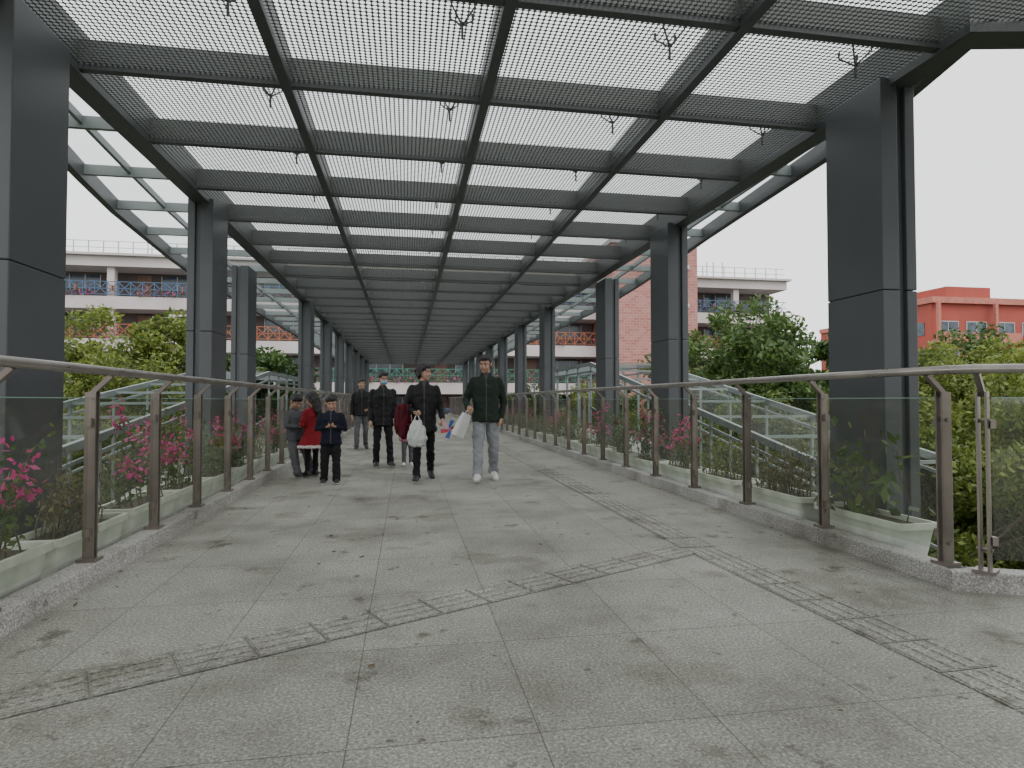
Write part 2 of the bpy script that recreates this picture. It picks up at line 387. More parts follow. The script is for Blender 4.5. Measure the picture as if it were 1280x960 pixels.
# ------------------------------------------------------------------ balustrades
def balustrade(name, posts, side):
    e = empty(name)
    st = MB(); gl = MB(); rl = MB()
    rp = []
    for i, (x, y, s_) in enumerate(posts):
        n = Vector(s_); p = Vector((x, y, 0)); dn = Vector((-n.y, n.x, 0))
        for q in (-0.022, 0.022):
            st.beam(p+dn*q+Vector((0, 0, 0.11)), p+dn*q+Vector((0, 0, 1.17)), 0.012, 0.062, 0, up=n)
        st.beam(p+Vector((0, 0, 0.115)), p+Vector((0, 0, 0.135)), 0.11, 0.11, 0, up=n)
        for z in (0.25, 1.0): st.tube([p-dn*0.04+Vector((0, 0, z)), p+dn*0.04+Vector((0, 0, z))], 0.012, 8)
        st.beam(p+Vector((0, 0, 1.15))-n*0.015, p+n*0.11+Vector((0, 0, 1.275)), 0.03, 0.028, 0)
        rp.append(p+n*0.115+Vector((0, 0, 1.30)))
    rl.tube(rp, 0.027, 14)
    for i in range(len(posts)-1):
        a = Vector((posts[i][0], posts[i][1], 0)); b = Vector((posts[i+1][0], posts[i+1][1], 0)); dd = (b-a)
        if dd.length < 0.4: continue
        dd.normalize(); a2 = a+dd*0.045; b2 = b-dd*0.045
        up0 = Vector((0, 0, 0.19)); up1 = Vector((0, 0, 1.13))
        gl.quad(a2+up0, b2+up0, b2+up1, a2+up1)
        # polished glass edge
        st.beam(a2+Vector((0, 0, 1.134)), b2+Vector((0, 0, 1.134)), 0.012, 0.006, 1)
        for zz in (0.3, 0.98):
            for cpt in (a2, b2): st.beam(cpt+Vector((0, 0, zz-0.025)), cpt+Vector((0, 0, zz+0.025)), 0.04, 0.03, 0, up=dd)
    st.obj('posts', [M['post'], pbr('glass_edge', (0.25, 0.38, 0.33), 0.2)], e); rl.obj('handrail', [M['inox']], e, smooth=True); gl.obj('glass_panels', [M['glass']], e)
    return e
right = []
for i in range(6, 0, -1):
    p = Vector((XR, 3.15, 0))+nv*0.07+dv*(0.1+(i)*1.08); right.append((p.x, p.y, (-nv.x, -nv.y, 0)))
right.append((3.33, 3.10, Vector((-0.85, -0.5, 0)).normalized()))
for i in range(40): right.append((3.26, 3.30+1.115*i, (-1, 0, 0)))
balustrade('glass_balustrade', right, 1)
left = [(-1.95, -5.73+1.0*i, (1, 0, 0)) for i in range(54)]
balustrade('glass_balustrade', left, -1)

# ------------------------------------------------------------------ columns
def column(x_in, sgn, yc):
    e = empty('steel_column')
    m = MB()
    f = lambda a, b: (min(x_in+sgn*a, x_in+sgn*b), max(x_in+sgn*a, x_in+sgn*b))
    zs = [(-6, -2.0), (-1.992, 2.0), (2.008, 3.72)]
    for z0, z1 in zs:
        a, b = f(0, 0.15); m.box(a, b, yc-0.33, yc+0.33, z0, z1)
        a, b = f(0.22, 0.31); m.box(a, b, yc-0.33, yc+0.33, z0, z1)
    a, b = f(0.147, 0.223); m.box(a, b, yc-0.29, yc+0.29, -6, 3.71)
    a, b = f(0.01, 0.14); m.box(a, b, yc-0.32, yc+0.32, -5.9, 3.70, 1)
    m.obj('column_casing', [M['steel_dark'], M['steel_seam']], e, bevel=0.006)
    return e
ys = [4.66+4.1*i for i in range(-2, 10)]
for i, yc in enumerate(ys):
    out_ = (i == 4)
    if yc > 4: column(3.75 if not out_ else 4.15, 1, yc)
    column(-2.47 if not out_ else -3.02, -1, yc)
column(8.3, 1, 0.3)

# ------------------------------------------------------------------ canopy
can = empty('bridge_canopy')
ZS = 3.74
Xs = [-2.62, -0.983, 0.655, 2.29, 3.93]
Ys = [5.25+1.365*k_ for k_ in range(-10, 30)]
Y0, Y1 = Ys[0], Ys[-1]
p = MB()
p.quad((Xs[0], Y0, ZS), (Xs[0], Y1, ZS), (Xs[-1], Y1, ZS), (Xs[-1], Y0, ZS))
p.poly([(3.93, Y0, ZS+.001), (3.93, 3.75, ZS+.001), (9, 2.8, ZS+.001), (9, Y0, ZS+.001)])
p.obj('perforated_ceiling', [M['perf']], can)
b = MB()
for X in Xs[1:-1]:
    b.box(X-0.040, X+0.040, Y0, Y1, 3.680, 3.935)
for Y in Ys:
    b.box(Xs[0]+0.1, Xs[-1]-0.1, Y-0.036, Y+0.036, 3.695, 3.93)
    if Y < 3.3: b.box(Xs[-1]+0.1, 9, Y-0.036, Y+0.036, 3.695, 3.93)
for X in (5.57, 7.2): b.box(X-0.04, X+0.04, Y0, 3.0, 3.680, 3.935)
b.box(Xs[0]-0.10, Xs[0]+0.10, Y0, Y1, 3.665, 4.02)
b.box(Xs[-1]-0.10, Xs[-1]+0.10, 3.6, Y1, 3.665, 4.02)
b.beam((3.84, 3.70, 3.84), (9.1, 2.72, 3.84), 0.22, 0.359)
b.obj('ceiling_beams', [M['steel_roof']], can)
gl = MB(); gl.quad((Xs[0], Y0, 4.05), (Xs[-1], Y0, 4.05), (Xs[-1], Y1, 4.05), (Xs[0], Y1, 4.05))
gl.poly([(3.93, Y0, 4.051), (9, Y0, 4.051), (9, 2.8, 4.051), (3.93, 3.75, 4.051)])
sp = MB()
for Y in Ys[:-1]:
    for X in Xs[1:]:
        c = Vector((X-0.26, Y+0.62, 3.83))
        sp.tube([c+Vector((0, 0, -0.03)), c+Vector((0, 0, 0.10))], 0.010, 6)
        for ax, ay in ((1, 1), (-1, 1), (1, -1), (-1, -1)):
            q = c+Vector((0.085*ax, 0.085*ay, 0.17)); sp.tube([c+Vector((0, 0, 0.07)), q, q+Vector((0, 0, 0.05))], [0.008, 0.007, 0.012], 6)
sp.obj('spider_fittings', [M['steel_seam']], can)
def lerp(tab, y):
    if y <= tab[0][0]: return tab[0][1]
    for (a, va), (b_, vb) in zip(tab, tab[1:]):
        if y <= b_: return va+(vb-va)*(y-a)/(b_-a)
    return tab[-1][1]
TL = [(-8, -2.9), (3, -3.05), (5, -3.3), (9, -4.0), (13, -4.4), (45, -4.5)]
TR = [(3.75, 4.05), (5, 4.4), (9, 4.75), (13, 5.2), (17, 5.5), (45, 5.5)]
fr = MB()
for tab, xi, sg in ((TL, -2.74, -1), (TR, 4.05, 1)):
    yy = [y_ for y_ in Ys if (sg < 0 or y_ > 3.8)]
    for a, c in zip(yy, yy[1:]):
        xa, xc_ = lerp(tab, a), lerp(tab, c)
        gl.quad((xi, a, 3.93), (xa, a, 3.93), (xc_, c, 3.93), (xi, c, 3.93))
        fr.beam((xa, a, 3.83), (xc_, c, 3.83), 0.09, 0.2, 1)
        fr.beam(((xi+xa)/2, a, 3.87), ((xi+xc_)/2, c, 3.87), 0.04, 0.08, 0)
    for a in yy:
        xa = lerp(tab, a)
        if abs(xa-xi) > 0.08: fr.beam((xi, a, 3.85), (xa, a, 3.85), 0.055, 0.12, 0)
fr.obj('outer_canopy_frame', [M['steel_light'], M['steel_roof']], can)
gl.obj('roof_glazing', [M['roofglass']], can)

# ------------------------------------------------------------------ stair / ramp canopies
def ramp_canopy(sg, x0, ytop, ybot, ztop, zbot, wdt=2.2):
    e = empty('stair_canopy'); f = MB(); g2 = MB(); st = MB()
    xs = [x0, x0+sg*wdt]
    n = 7
    for i in range(n+1):
        t_ = i/n; y_ = ytop+(ybot-ytop)*t_; z_ = ztop+(zbot-ztop)*t_
        f.beam((xs[0], y_, z_), (xs[1], y_, z_), 0.05, 0.05)
        for x_ in xs: f.beam((x_, y_, z_-2.5), (x_, y_, z_), 0.05, 0.05)
    for x_ in xs:
        for dz in (0, -0.22, -1.4): f.beam((x_, ytop, ztop+dz), (x_, ybot, zbot+dz), 0.08 if dz == 0 else 0.04, 0.12 if dz == 0 else 0.05)
        f.beam((x_, ytop+9, ztop), (x_, ytop, ztop), 0.08, 0.12)
        f.beam((x_, ytop+9, ztop-0.25), (x_, ytop, ztop-0.25), 0.05, 0.06)
        g2.quad((x_, ytop, ztop-2.4), (x_, ybot, zbot-2.4), (x_, ybot, zbot-1.4), (x_, ytop, ztop-1.4))
    for i in range(1, 7):
        y_ = ytop+i*1.5
        f.beam((xs[0], y_, ztop), (xs[1], y_, ztop), 0.06, 0.08)
        for x_ in xs: f.beam((x_, y_, ztop-2.4), (x_, y_, ztop), 0.07, 0.07)
    g2.quad((xs[0], ytop, ztop+.07), (xs[1], ytop, ztop+.07), (xs[1], ybot, zbot+.07), (xs[0], ybot, zbot+.07))
    g2.quad((xs[0], ytop, ztop+.07), (xs[1], ytop, ztop+.07), (xs[1], ytop+9, ztop+.07), (xs[0], ytop+9, ztop+.07))
    st.beam(((xs[0]+xs[1])/2, ytop, ztop-2.6), ((xs[0]+xs[1])/2, ybot, zbot-2.6), wdt-0.1, 0.3)
    st.box(min(xs)+.05, max(xs)-.05, ytop, ytop+9, ztop-2.75, ztop-2.45)
    for y_ in (ytop-3, ybot+1, ytop+5): st.box((xs[0]+xs[1])/2-0.25, (xs[0]+xs[1])/2+0.25, y_-0.25, y_+0.25, -6, ztop-2.9-(0 if y_ > ytop else (ztop-zbot)*(ytop-y_)/(ytop-ybot)))
    f.obj('steel_frame', [M['steel_light']], e); g2.obj('canopy_glass', [M['stairglass']], e); st.obj('stair_slab', [M['concrete']], e)
ramp_canopy(1, 5.9, 19.3, 8.1, 2.3, 0.19)
ramp_canopy(-1, -4.4, 21, 8.0, 2.0, 0.35)

# ------------------------------------------------------------------ buildings
wallw = pbr('painted_render_pale', (0.56, 0.52, 0.51), 0.8, var=0.1, scale=0.4)
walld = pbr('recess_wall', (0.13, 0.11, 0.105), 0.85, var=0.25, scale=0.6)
winm = pbr('window_glass_dark', (0.05, 0.08, 0.11), 0.12, var=0.5, scale=1.5)
doorm = pbr('classroom_door', (0.20, 0.12, 0.09), 0.6)
blue = pbr('railing_blue', (0.07, 0.13, 0.24), 0.5); orange = pbr('railing_orange', (0.38, 0.13, 0.06), 0.6)
green = pbr('railing_green', (0.05, 0.20, 0.14), 0.6); grey = pbr('railing_grey', (0.4, 0.42, 0.44), 0.5)
def school(name, x0, x1, yf, levels, ztop):
    e = empty(name); m = MB(); rl = MB()
    dep = 14
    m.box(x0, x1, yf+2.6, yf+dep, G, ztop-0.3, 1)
    for k_, z in enumerate(levels):
        m.box(x0-0.05, x1+0.05, yf, yf+dep+.2, z-0.9, z, 0)
    m.box(x0-0.3, x1+0.3, yf-0.35, yf+0.2, ztop-0.15, ztop+0.02, 0)
    x = x0+0.3
    while x < x1-0.5:
        m.box(x, x+0.5, yf+0.3, yf+0.8, G, ztop-0.5, 0)
        if x+6.3 < x1:
            for z in levels[1:]:
                m.box(x+1.2, x+2.2, yf+2.52, yf+2.62, z, z+2.05, 3)
                m.box(x+2.9, x+6.2, yf+2.53, yf+2.62, z+0.9, z+2.0, 2)
                for q in (2.9, 4.0, 5.1, 6.15): m.box(x+q, x+q+0.06, yf+2.49, yf+2.54, z+0.9, z+2.0, 0)
        x += 7.6 if x1-x0 > 30 else 4.6
    for k_, z in enumerate(levels[1:]):
        mi = (0, 1, 2, 0, 1)[k_ % 5]
        for zz in (0.12, 0.55, 1.05): rl.box(x0, x1, yf+0.02, yf+0.07, z+zz, z+zz+0.05, mi)
        x = x0; j = 0
        while x < x1-0.9:
            rl.box(x, x+0.05, yf+0.01, yf+0.08, z, z+1.1, mi)
            rl.beam((x, yf+0.04, z+0.15), (x+0.8, yf+0.04, z+1.05), 0.04, 0.05, mi)
            rl.beam((x, yf+0.045, z+1.05), (x+0.8, yf+0.045, z+0.15), 0.04, 0.05, mi)
            if j % 3 == 0 and mi == 0: rl.beam((x+0.4, yf-0.01, z+0.4), (x+0.4, yf-0.01, z+0.8), 0.05, 0.25, 1)
            x += 0.8; j += 1
    x = x0
    while x < x1:
        rl.box(x, x+0.06, yf+0.3, yf+0.36, ztop, ztop+1.0, 3); x += 1.0
    for zz in (0.5, 0.98): rl.box(x0, x1, yf+0.31, yf+0.35, ztop+zz, ztop+zz+0.04, 3)
    for _ in range(5):
        xx = R.uniform(x0, x1); m.tube([(xx, yf+2, ztop), (xx, yf+2, ztop+1.8)], 0.05, 6, 0)
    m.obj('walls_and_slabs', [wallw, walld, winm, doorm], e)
    rl.obj('railings', [blue, orange, green, grey], e)
    nf = 9000 if x1-x0 > 30 else 1500
    lv = MB()
    for _ in range(nf):
        z = R.choice(levels[1:4]); xx = R.uniform(x0, x1)
        nn_ = noise.noise(Vector((xx*0.45, z, 0)))
        if nn_ < -0.05: continue
        c = Vector((xx, yf-R.uniform(0, 0.25), z+R.uniform(0.0, 0.35+0.8*nn_))); s_ = R.uniform(0.04, 0.09)
        a = Vector((R.gauss(0, 1), R.gauss(0, 1), R.gauss(0, 1))).normalized()*s_; b_ = a.orthogonal().normalized()*s_*0.7
        lv.quad(c-a, c-b_, c+a, c+b_, 0 if R.random() < 0.65 else 1)
    lv.obj('balcony_flowers', [M['leafA'], M['flower']], e)
LV = [11.8, 8.7, 5.6, 2.5, -0.6, -3.4]
school('school_building', -60, 15.9, 49, LV, 11.8)
school('school_building', 23.4, 33.2, 49.6, LV, 11.8)
def tile_mat():
    m, nt, out = new_mat('pink_mosaic_tile')
    b_ = N(nt, 'ShaderNodeBsdfPrincipled'); b_.inputs['Roughness'].default_value = 0.6
    tc = N(nt, 'ShaderNodeTexCoord'); sx = N(nt, 'ShaderNodeSeparateXYZ'); L(nt, tc.outputs['Object'], sx.inputs[0])
    ad = N(nt, 'ShaderNodeMath', operation='ADD'); L(nt, sx.outputs['X'], ad.inputs[0]); L(nt, sx.outputs['Y'], ad.inputs[1])
    cx = N(nt, 'ShaderNodeCombineXYZ'); L(nt, ad.outputs[0], cx.inputs['X']); L(nt, sx.outputs['Z'], cx.inputs['Y'])
    bk = N(nt, 'ShaderNodeTexBrick'); bk.inputs['Scale'].default_value = 1; bk.inputs['Brick Width'].default_value = 0.5; bk.inputs['Row Height'].default_value = 0.22
    bk.inputs['Mortar Size'].default_value = 0.018; bk.inputs['Color1'].default_value = (0.36, 0.13, 0.11, 1); bk.inputs['Color2'].default_value = (0.44, 0.21, 0.18, 1); bk.inputs['Mortar'].default_value = (0.44, 0.28, 0.25, 1)
    L(nt, cx.outputs[0], bk.inputs['Vector']); L(nt, bk.outputs['Color'], b_.inputs['Base Color']); L(nt, b_.outputs[0], out.inputs['Surface'])
    return m
pink = tile_mat()
tw = empty('pink_stair_tower'); m = MB()
m.box(16.0, 23.2, 46.5, 60, G, 13.6, 0)
m.box(15.85, 23.35, 46.35, 60.1, 13.6, 14.0, 1)
for z in (-3, 0.2, 3.3, 6.4, 9.5):
    m.box(20.9, 22.3, 46.40, 46.52, z-0.3, z+2.2, 2)
    m.box(20.75, 22.45, 46.34, 46.51, z+2.2, z+2.5, 1)
    for q in (21.35, 21.8): m.box(q, q+0.05, 46.36, 46.42, z-0.3, z+2.2, 1)
    m.box(20.9, 22.3, 46.36, 46.42, z+0.9, z+0.96, 1)
m.obj('tower_walls', [pink, wallw, winm], tw)
redm = pbr('red_render', (0.36, 0.075, 0.055), 0.8, var=0.12, scale=0.5); redl = pbr('salmon_trim', (0.46, 0.17, 0.13), 0.8)
def redblock(x0, x1, y0, y1, zt):
    e = empty('red_apartment_block'); m = MB()
    m.box(x0, x1, y0, y1, G, zt, 0)
    m.box(x0-0.3, x1+0.3, y0-0.5, y1, zt, zt+0.7, 1)
    m.box(x0+3, x0+9, y0+1, y0+7, zt+0.7, zt+2.2, 0)
    z = -4.5
    while z < zt-2.4:
        m.box(x0-0.1, x1+0.1, y0-0.9, y0+0.02, z-0.25, z+0.1, 1)
        x = x0+0.8
        while x < x1-3:
            m.box(x, x+2.6, y0-0.06, y0+0.02, z+0.7, z+2.2, 2)
            m.box(x-0.08, x, y0-0.10, y0+0.01, z+0.6, z+2.3, 3); m.box(x+2.6, x+2.68, y0-0.10, y0+0.01, z+0.6, z+2.3, 3); m.box(x, x+2.6, y0-0.10, y0-0.05, z+2.2, z+2.3, 3)
            m.box(x+1.25, x+1.33, y0-0.10, y0-0.05, z+0.7, z+2.2, 3)
            m.box(x-0.15, x+2.8, y0-0.9, y0-0.8, z+0.1, z+0.95, 1 if int(x) % 2 else 0)
            x += 3.8
        y_ = y0+1
        while y_ < y1-2:
            m.box(x0-0.06, x0+0.02, y_, y_+1.6, z+0.7, z+2.2, 2); y_ += 3.2
        z += 3.1
    x = x0
    while x < x1: m.box(x, x+0.35, y0-0.93, y0-0.6, G, zt, 1); x += 7.6
    m.obj('walls_windows', [redm, redl, winm, grey], e)
redblock(59, 99, 61, 74, 12.2)
redblock(70, 82, 84, 95, 12.5)
bgm = pbr('distant_wall', (0.45, 0.36, 0.33), 0.85, var=0.1, scale=0.2)
db = MB()
db.box(104, 116, 120, 140, G, 18)
for z in np.arange(-3, 17, 3.0):
    for x in np.arange(105, 115, 2.4): db.box(x, x+1.3, 119.9, 120.02, z, z+1.5, 1)
db.obj('distant_apartment_block', [bgm, winm])
lp = MB(); lp.tube([(-11.9, 34, G), (-11.9, 34, 5.5)], [0.22, 0.16], 10); lp.beam((-11.9, 34, 5.4), (-10.4, 34, 5.6), 0.12, 0.1); lp.obj('street_lamp', [wallw])

# ------------------------------------------------------------------ vegetation
def leaves_np(centers, sizes, rs=NR):
    n = len(centers)
    a = rs.normal(size=(n, 3)); a /= np.linalg.norm(a, axis=1)[:, None]
    b_ = rs.normal(size=(n, 3)); b_ -= (b_*a).sum(1)[:, None]*a; b_ /= np.linalg.norm(b_, axis=1)[:, None]
    s_ = sizes[:, None]
    return np.stack([centers-a*s_, centers-b_*s_*0.45, centers+a*s_, centers+b_*s_*0.45], axis=1).reshape(-1, 3)
def add_leaves(mb, centers, sizes, mi, rs=NR):
    v = leaves_np(np.array(centers), np.array(sizes), rs)
    base = len(mb.v); mb.v += [tuple(q) for q in v.tolist()]
    n = len(centers)
    mb.f += [(base+4*i, base+4*i+1, base+4*i+2, base+4*i+3) for i in range(n)]
    mb.m += [mi]*n
def tree_mesh(name, H, CR, seed, leaf, nclump=70, per=230, ls=0.13, trunk=0.16):
    rs = np.random.RandomState(seed); r = random.Random(seed); mb = MB()
    th = H*0.42
    pts = [Vector((0, 0, 0)), Vector((r.uniform(-.15, .15), r.uniform(-.15, .15), th*0.5)), Vector((r.uniform(-.2, .2), r.uniform(-.2, .2), th)), Vector((r.uniform(-.3, .3), r.uniform(-.3, .3), H*0.72))]
    mb.tube(pts, [trunk, trunk*0.8, trunk*0.65, trunk*0.3], 9, 1)
    C = []; S = []
    cz = H*0.68; rz = H*0.36
    for i in range(nclump):
        while True:
            q = Vector((r.uniform(-1, 1), r.uniform(-1, 1), r.uniform(-1, 1)))
            if 0.35 < q.length < 1: break
        wob = 1+0.3*noise.noise(q*1.7+Vector((seed, 0, 0)))
        c = Vector((q.x*CR*wob, q.y*CR*wob, cz+q.z*rz*wob))
        if i % 3 == 0:
            st_ = pts[2].lerp(pts[3], r.random()); mid = st_.lerp(c, 0.55)+Vector((0, 0, -0.15*CR*0.3))
            mb.tube([st_, mid, c], [trunk*0.32, trunk*0.18, 0.015], 5, 1, cap=False)
        cr = CR*r.uniform(0.13, 0.27); n = int(per*r.uniform(0.5, 1.3))
        g_ = rs.normal(size=(n, 3)); g_ /= np.linalg.norm(g_, axis=1)[:, None]
        g_ *= (rs.rand(n, 1)**0.45)*cr*np.array([1, 1, 0.75])
        g_ += np.array(c); C.append(g_); S.append(ls*rs.uniform(0.6, 1.3, size=n))
    add_leaves(mb, np.concatenate(C), np.concatenate(S), 0, rs)
    return mb.mesh(name, [leaf, M['bark']])
TA = tree_mesh('tree_a', 10, 3.1, 3, M['leafA'], 120, 320, 0.11)
TB = tree_mesh('tree_b', 9, 2.8, 5, M['leafB'], 110, 320, 0.105)
TC = tree_mesh('tree_c', 8, 2.6, 8, M['leafB'], 80, 380, 0.075, 0.12)
TD = tree_mesh('tree_d', 9, 3.4, 13, M['leafA'], 95, 300, 0.14)
def tree(me, x, y, sc, rz=0): inst('tree', me, (x, y, G), rz, sc)
for a in [(TB, -10.3, 25.5, 1.10, 0.4), (TB, -14.5, 24, 1.06, 2), (TA, -13.6, 20, .86, 1), (TC, -8.0, 19.5, 1.0, 3), (TD, -19, 27, 1.05, 2), (TA, -9, 13, .72, 2.2), (TC, -13, 12, .82, 5), (TC, -17, 17, .9, 1.5), (TD, -7.3, 30, 1.0, .3),
          (TA, 13.4, 23, 1.06, .5), (TD, 16.8, 24.5, 1.05, 3), (TB, 12.6, 14.6, .83, 1), (TC, 15.5, 15, .98, 2), (TC, 12.0, 9.8, .92, 4), (TB, 18.5, 18, .95, 5), (TC, 14.4, 11.2, .98, .9), (TB, 19, 12.5, .88, 2.6),
          (TA, 23, 22, .95, 3.3), (TB, 26, 17, .93, .2), (TD, 30, 26, .95, 1), (TA, 20.5, 42, .9, 0), (TD, 27, 43, .95, 2), (TD, 36, 44, 1.05, 4), (TA, 44, 48, 1.1, 5), (TB, 40, 34, 1.0, 1.4), (TD, 52, 52, 1.1, 1),
          (TA, -24, 42, .95, 2), (TD, -15, 43, .9, .7), (TA, -34, 42, 1.0, 4), (TD, -8, 42.5, .8, 3), (TA, 9, 43, .8, 1), (TC, 9.6, 30, .95, 1), (TA, 15, 42, .8, 5), (TA, 60, 56, 1.1, 2), (TD, 70, 56, 1.1, 3), (TB, 22, 31, .9, 3),
          (TC, -5.6, 35, .9, 2), (TC, 10.6, 17.5, .86, 2.2), (TB, 10.4, 12.2, .70, 5.1)]:
    tree(*a)
hd = MB(); rs = np.random.RandomState(4)
n = 22000
cx = rs.uniform(-220, 260, n); cy = 105+rs.normal(size=n)*5; hz = 7+3*np.sin(cx*0.13)+2*np.sin(cx*0.37+1)
cz = G+rs.rand(n)**0.6*(hz+1)
add_leaves(hd, np.stack([cx, cy, cz], 1), rs.uniform(0.5, 1.1, n), 0, rs)
hd.obj('distant_trees', [M['leafA']])
sh = MB(); n = 26000
sx_ = np.concatenate([rs.uniform(6, 40, n//2), rs.uniform(-40, -5, n//2)]); sy_ = rs.uniform(6, 23, n)
sz_ = G+rs.rand(n)*(1.2+0.8*np.sin(sx_*1.1)*np.sin(sy_*0.9))
add_leaves(sh, np.stack([sx_, sy_, sz_], 1), rs.uniform(0.1, 0.25, n), 0, rs)
sh.obj('hedge', [M['leafA']])

def planter_plant(name, seed, kind):
    r = random.Random(seed); rs = np.random.RandomState(seed); mb = MB()
    Ln, W, H = 0.96, 0.32, 0.32
    def ring(l, w_, z): 
        pts = []
        for sx, sy in ((-1, -1), (1, -1), (1, 1), (-1, 1)):
            for q in range(4):
                a = {(-1, -1): math.pi, (1, -1): 1.5*math.pi, (1, 1): 0, (-1, 1): 0.5*math.pi}[(sx, sy)]+q*math.pi/6
                rr = 0.035
                pts.append((sx*(w_/2-rr)+rr*math.cos(a), sy*(l/2-rr)+rr*math.sin(a), z))
        return pts
    prof = [(-0.12, -0.08, 0.0), (-0.03, -0.02, H-0.05), (0.02, 0.02, H-0.048), (0.02, 0.02, H), (-0.03, -0.03, H), (-0.04, -0.04, H-0.04)]
    base = len(mb.v)
    for dl, dw, z in prof: mb.v += ring(Ln+dl, W+dw, z)
    for k_ in range(len(prof)-1):
        for j in range(16):
            a = base+k_*16+j; b_ = base+k_*16+(j+1) % 16
            mb.f.append((a, b_, b_+16, a+16)); mb.m.append(0)
    mb.f.append(tuple(base+(len(prof)-1)*16+j for j in range(16))); mb.m.append(1)
    mb.f.append(tuple(base+j for j in reversed(range(16)))); mb.m.append(0)
    C = []; S = []; F = []; FS = []
    cfg = {'boug': (17, 0.64, 28, 0.026), 'sparse': (22, 0.50, 20, 0.021), 'dry': (40, 0.46, 14, 0.022), 'big': (12, 0.62, 13, 0.058), 'lush': (24, 0.54, 32, 0.028)}[kind]
    ns, hh, nl, ls = cfg
    for i in range(ns):
        p0 = Vector((r.uniform(-.07, .07), r.uniform(-.36, .36), H-0.04)); h = hh*r.uniform(0.5, 1.35)
        lean = Vector((r.gauss(0, .18), r.gauss(0, .22), 0))*h*1.5
        pts = [p0+lean*(t_**1.8)+Vector((r.gauss(0, .012), r.gauss(0, .012), h*t_*(1-0.18*t_*r.random()))) for t_ in (0, .25, .5, .75, 1)]
        mb.tube(pts, [0.006, 0.005, 0.004, 0.003, 0.002], 5, 4, cap=False)
        for j in range(nl):
            t_ = r.uniform(0.16, 1)*4; k_ = min(3, int(t_)); q = pts[k_].lerp(pts[k_+1], t_-k_)
            sp_ = ls*1.6
            C.append([q.x+r.gauss(0, sp_), q.y+r.gauss(0, sp_), max(H+.01, q.z+r.gauss(0, sp_))]); S.append(ls*r.uniform(.6, 1.4))
        if kind == 'boug' and r.random() < 0.7:
            for _ in range(r.randint(10, 26)):
                q = pts[-1].lerp(pts[-2], r.random()*0.9)
                F.append([q.x+r.gauss(0, .04), q.y+r.gauss(0, .045), q.z+r.gauss(0, .035)]); FS.append(r.uniform(0.018, 0.034))
    C = [c if abs(c[0]) < .24 else [math.copysign(.24, c[0])*r.uniform(.8, 1), c[1], c[2]] for c in C]
    F = [c if abs(c[0]) < .24 else [math.copysign(.24, c[0])*r.uniform(.8, 1), c[1], c[2]] for c in F]
    add_leaves(mb, C, S, 2, rs)
    if F: add_leaves(mb, F, FS, 3, rs)
    lm = M['leafC'] if kind == 'dry' else (M['leafB'] if kind == 'sparse' else M['leafP'])
    return mb.mesh(name, [M['planter'], M['soil'], lm, M['flower'], M['stem']])
PK = {k_: [planter_plant('planter_'+k_, 20+i, k_) for i in ((0, 1) if k_ != 'dry' else (0,))] for k_ in ('boug', 'sparse', 'dry', 'big', 'lush')}
nm = {'boug': 'potted_bougainvillea', 'sparse': 'potted_shrub', 'dry': 'potted_grass', 'big': 'potted_leafy_plant', 'lush': 'potted_shrub'}
seqR = ['big', 'dry', 'sparse', 'boug', 'boug', 'lush', 'boug', 'sparse', 'lush', 'boug', 'sparse', 'lush', 'boug', 'lush', 'sparse', 'boug', 'lush', 'boug', 'lush', 'boug', 'lush', 'boug', 'sparse', 'boug']
for i, k_ in enumerate(seqR):
    inst(nm[k_], PK[k_][i % len(PK[k_])], (3.54, 4.25+1.12*i, -0.05), R.choice([0, math.pi]), R.uniform(.95, 1.02))
seqL = ['boug', 'boug', 'dry', 'boug', 'boug', 'lush', 'boug', 'sparse', 'boug', 'lush', 'boug', 'sparse', 'boug', 'lush', 'boug', 'sparse', 'boug', 'lush', 'boug', 'lush']
for i, k_ in enumerate(seqL):
    inst(nm[k_], PK[k_][(i+1) % len(PK[k_])], (-2.25, 2.6+1.04*i, -0.05), R.choice([0, math.pi]), R.uniform(.95, 1.03))
pb_ = MB(); pb_.box(3.6, 5.6, 2.75, 3.7, -0.6, -0.3); pb_.obj('planter_ledge', [M['concrete']], bridge)
inst(nm['dry'], PK['dry'][0], (4.5, 3.2, -0.3), 1.1, 1.0)
bl = MB()
for y_ in (3.7, 7.3, 8.4): bl.box(3.335, 3.375, y_-0.25, y_+0.25, -0.046, 0.03)
bl.obj('plastic_tray', [pbr('blue_plastic', (0.03, 0.2, 0.5), 0.4)], bevel=0.01)

# ------------------------------------------------------------------ people
def remesh(mb, voxel, smooth=2):
    me = bpy.data.meshes.new('tmp'); me.from_pydata(mb.v, [], mb.f); me.update()
    o = bpy.data.objects.new('tmp', me); COL.objects.link(o)
    md = o.modifiers.new('r', 'REMESH'); md.mode = 'VOXEL'; md.voxel_size = voxel
    if smooth:
        sm = o.modifiers.new('s', 'SMOOTH'); sm.factor = 0.5; sm.iterations = smooth
    dg = bpy.context.evaluated_depsgraph_get(); dg.update()
    ev = o.evaluated_get(dg); out = bpy.data.meshes.new_from_object(ev)
    bpy.data.objects.remove(o); bpy.data.meshes.remove(me)
    bvh = BVHTree.FromPolygons(mb.v, mb.f)
    mi = []
    for p_ in out.polygons:
        hit = bvh.find_nearest(p_.center); mi.append(mb.m[hit[2]] if hit[2] is not None else 0)
    out.materials.clear()
    return out, mi
def finish(out, mi, mats, name, parent, mat4=None):
    out.name = name
    for m_ in mats: out.materials.append(m_)
    out.polygons.foreach_set('material_index', mi); out.polygons.foreach_set('use_smooth', [True]*len(out.polygons))
    if mat4 is not None: out.transform(mat4)
    out.update()
    o = bpy.data.objects.new(name, out); COL.objects.link(o); o.parent = parent
    return o
def cloth(name, col, rough=0.85, bs=60):
    return pbr(name, col, rough, var=0.18, scale=5, bump=0.35, bscale=bs, spec=0.25)
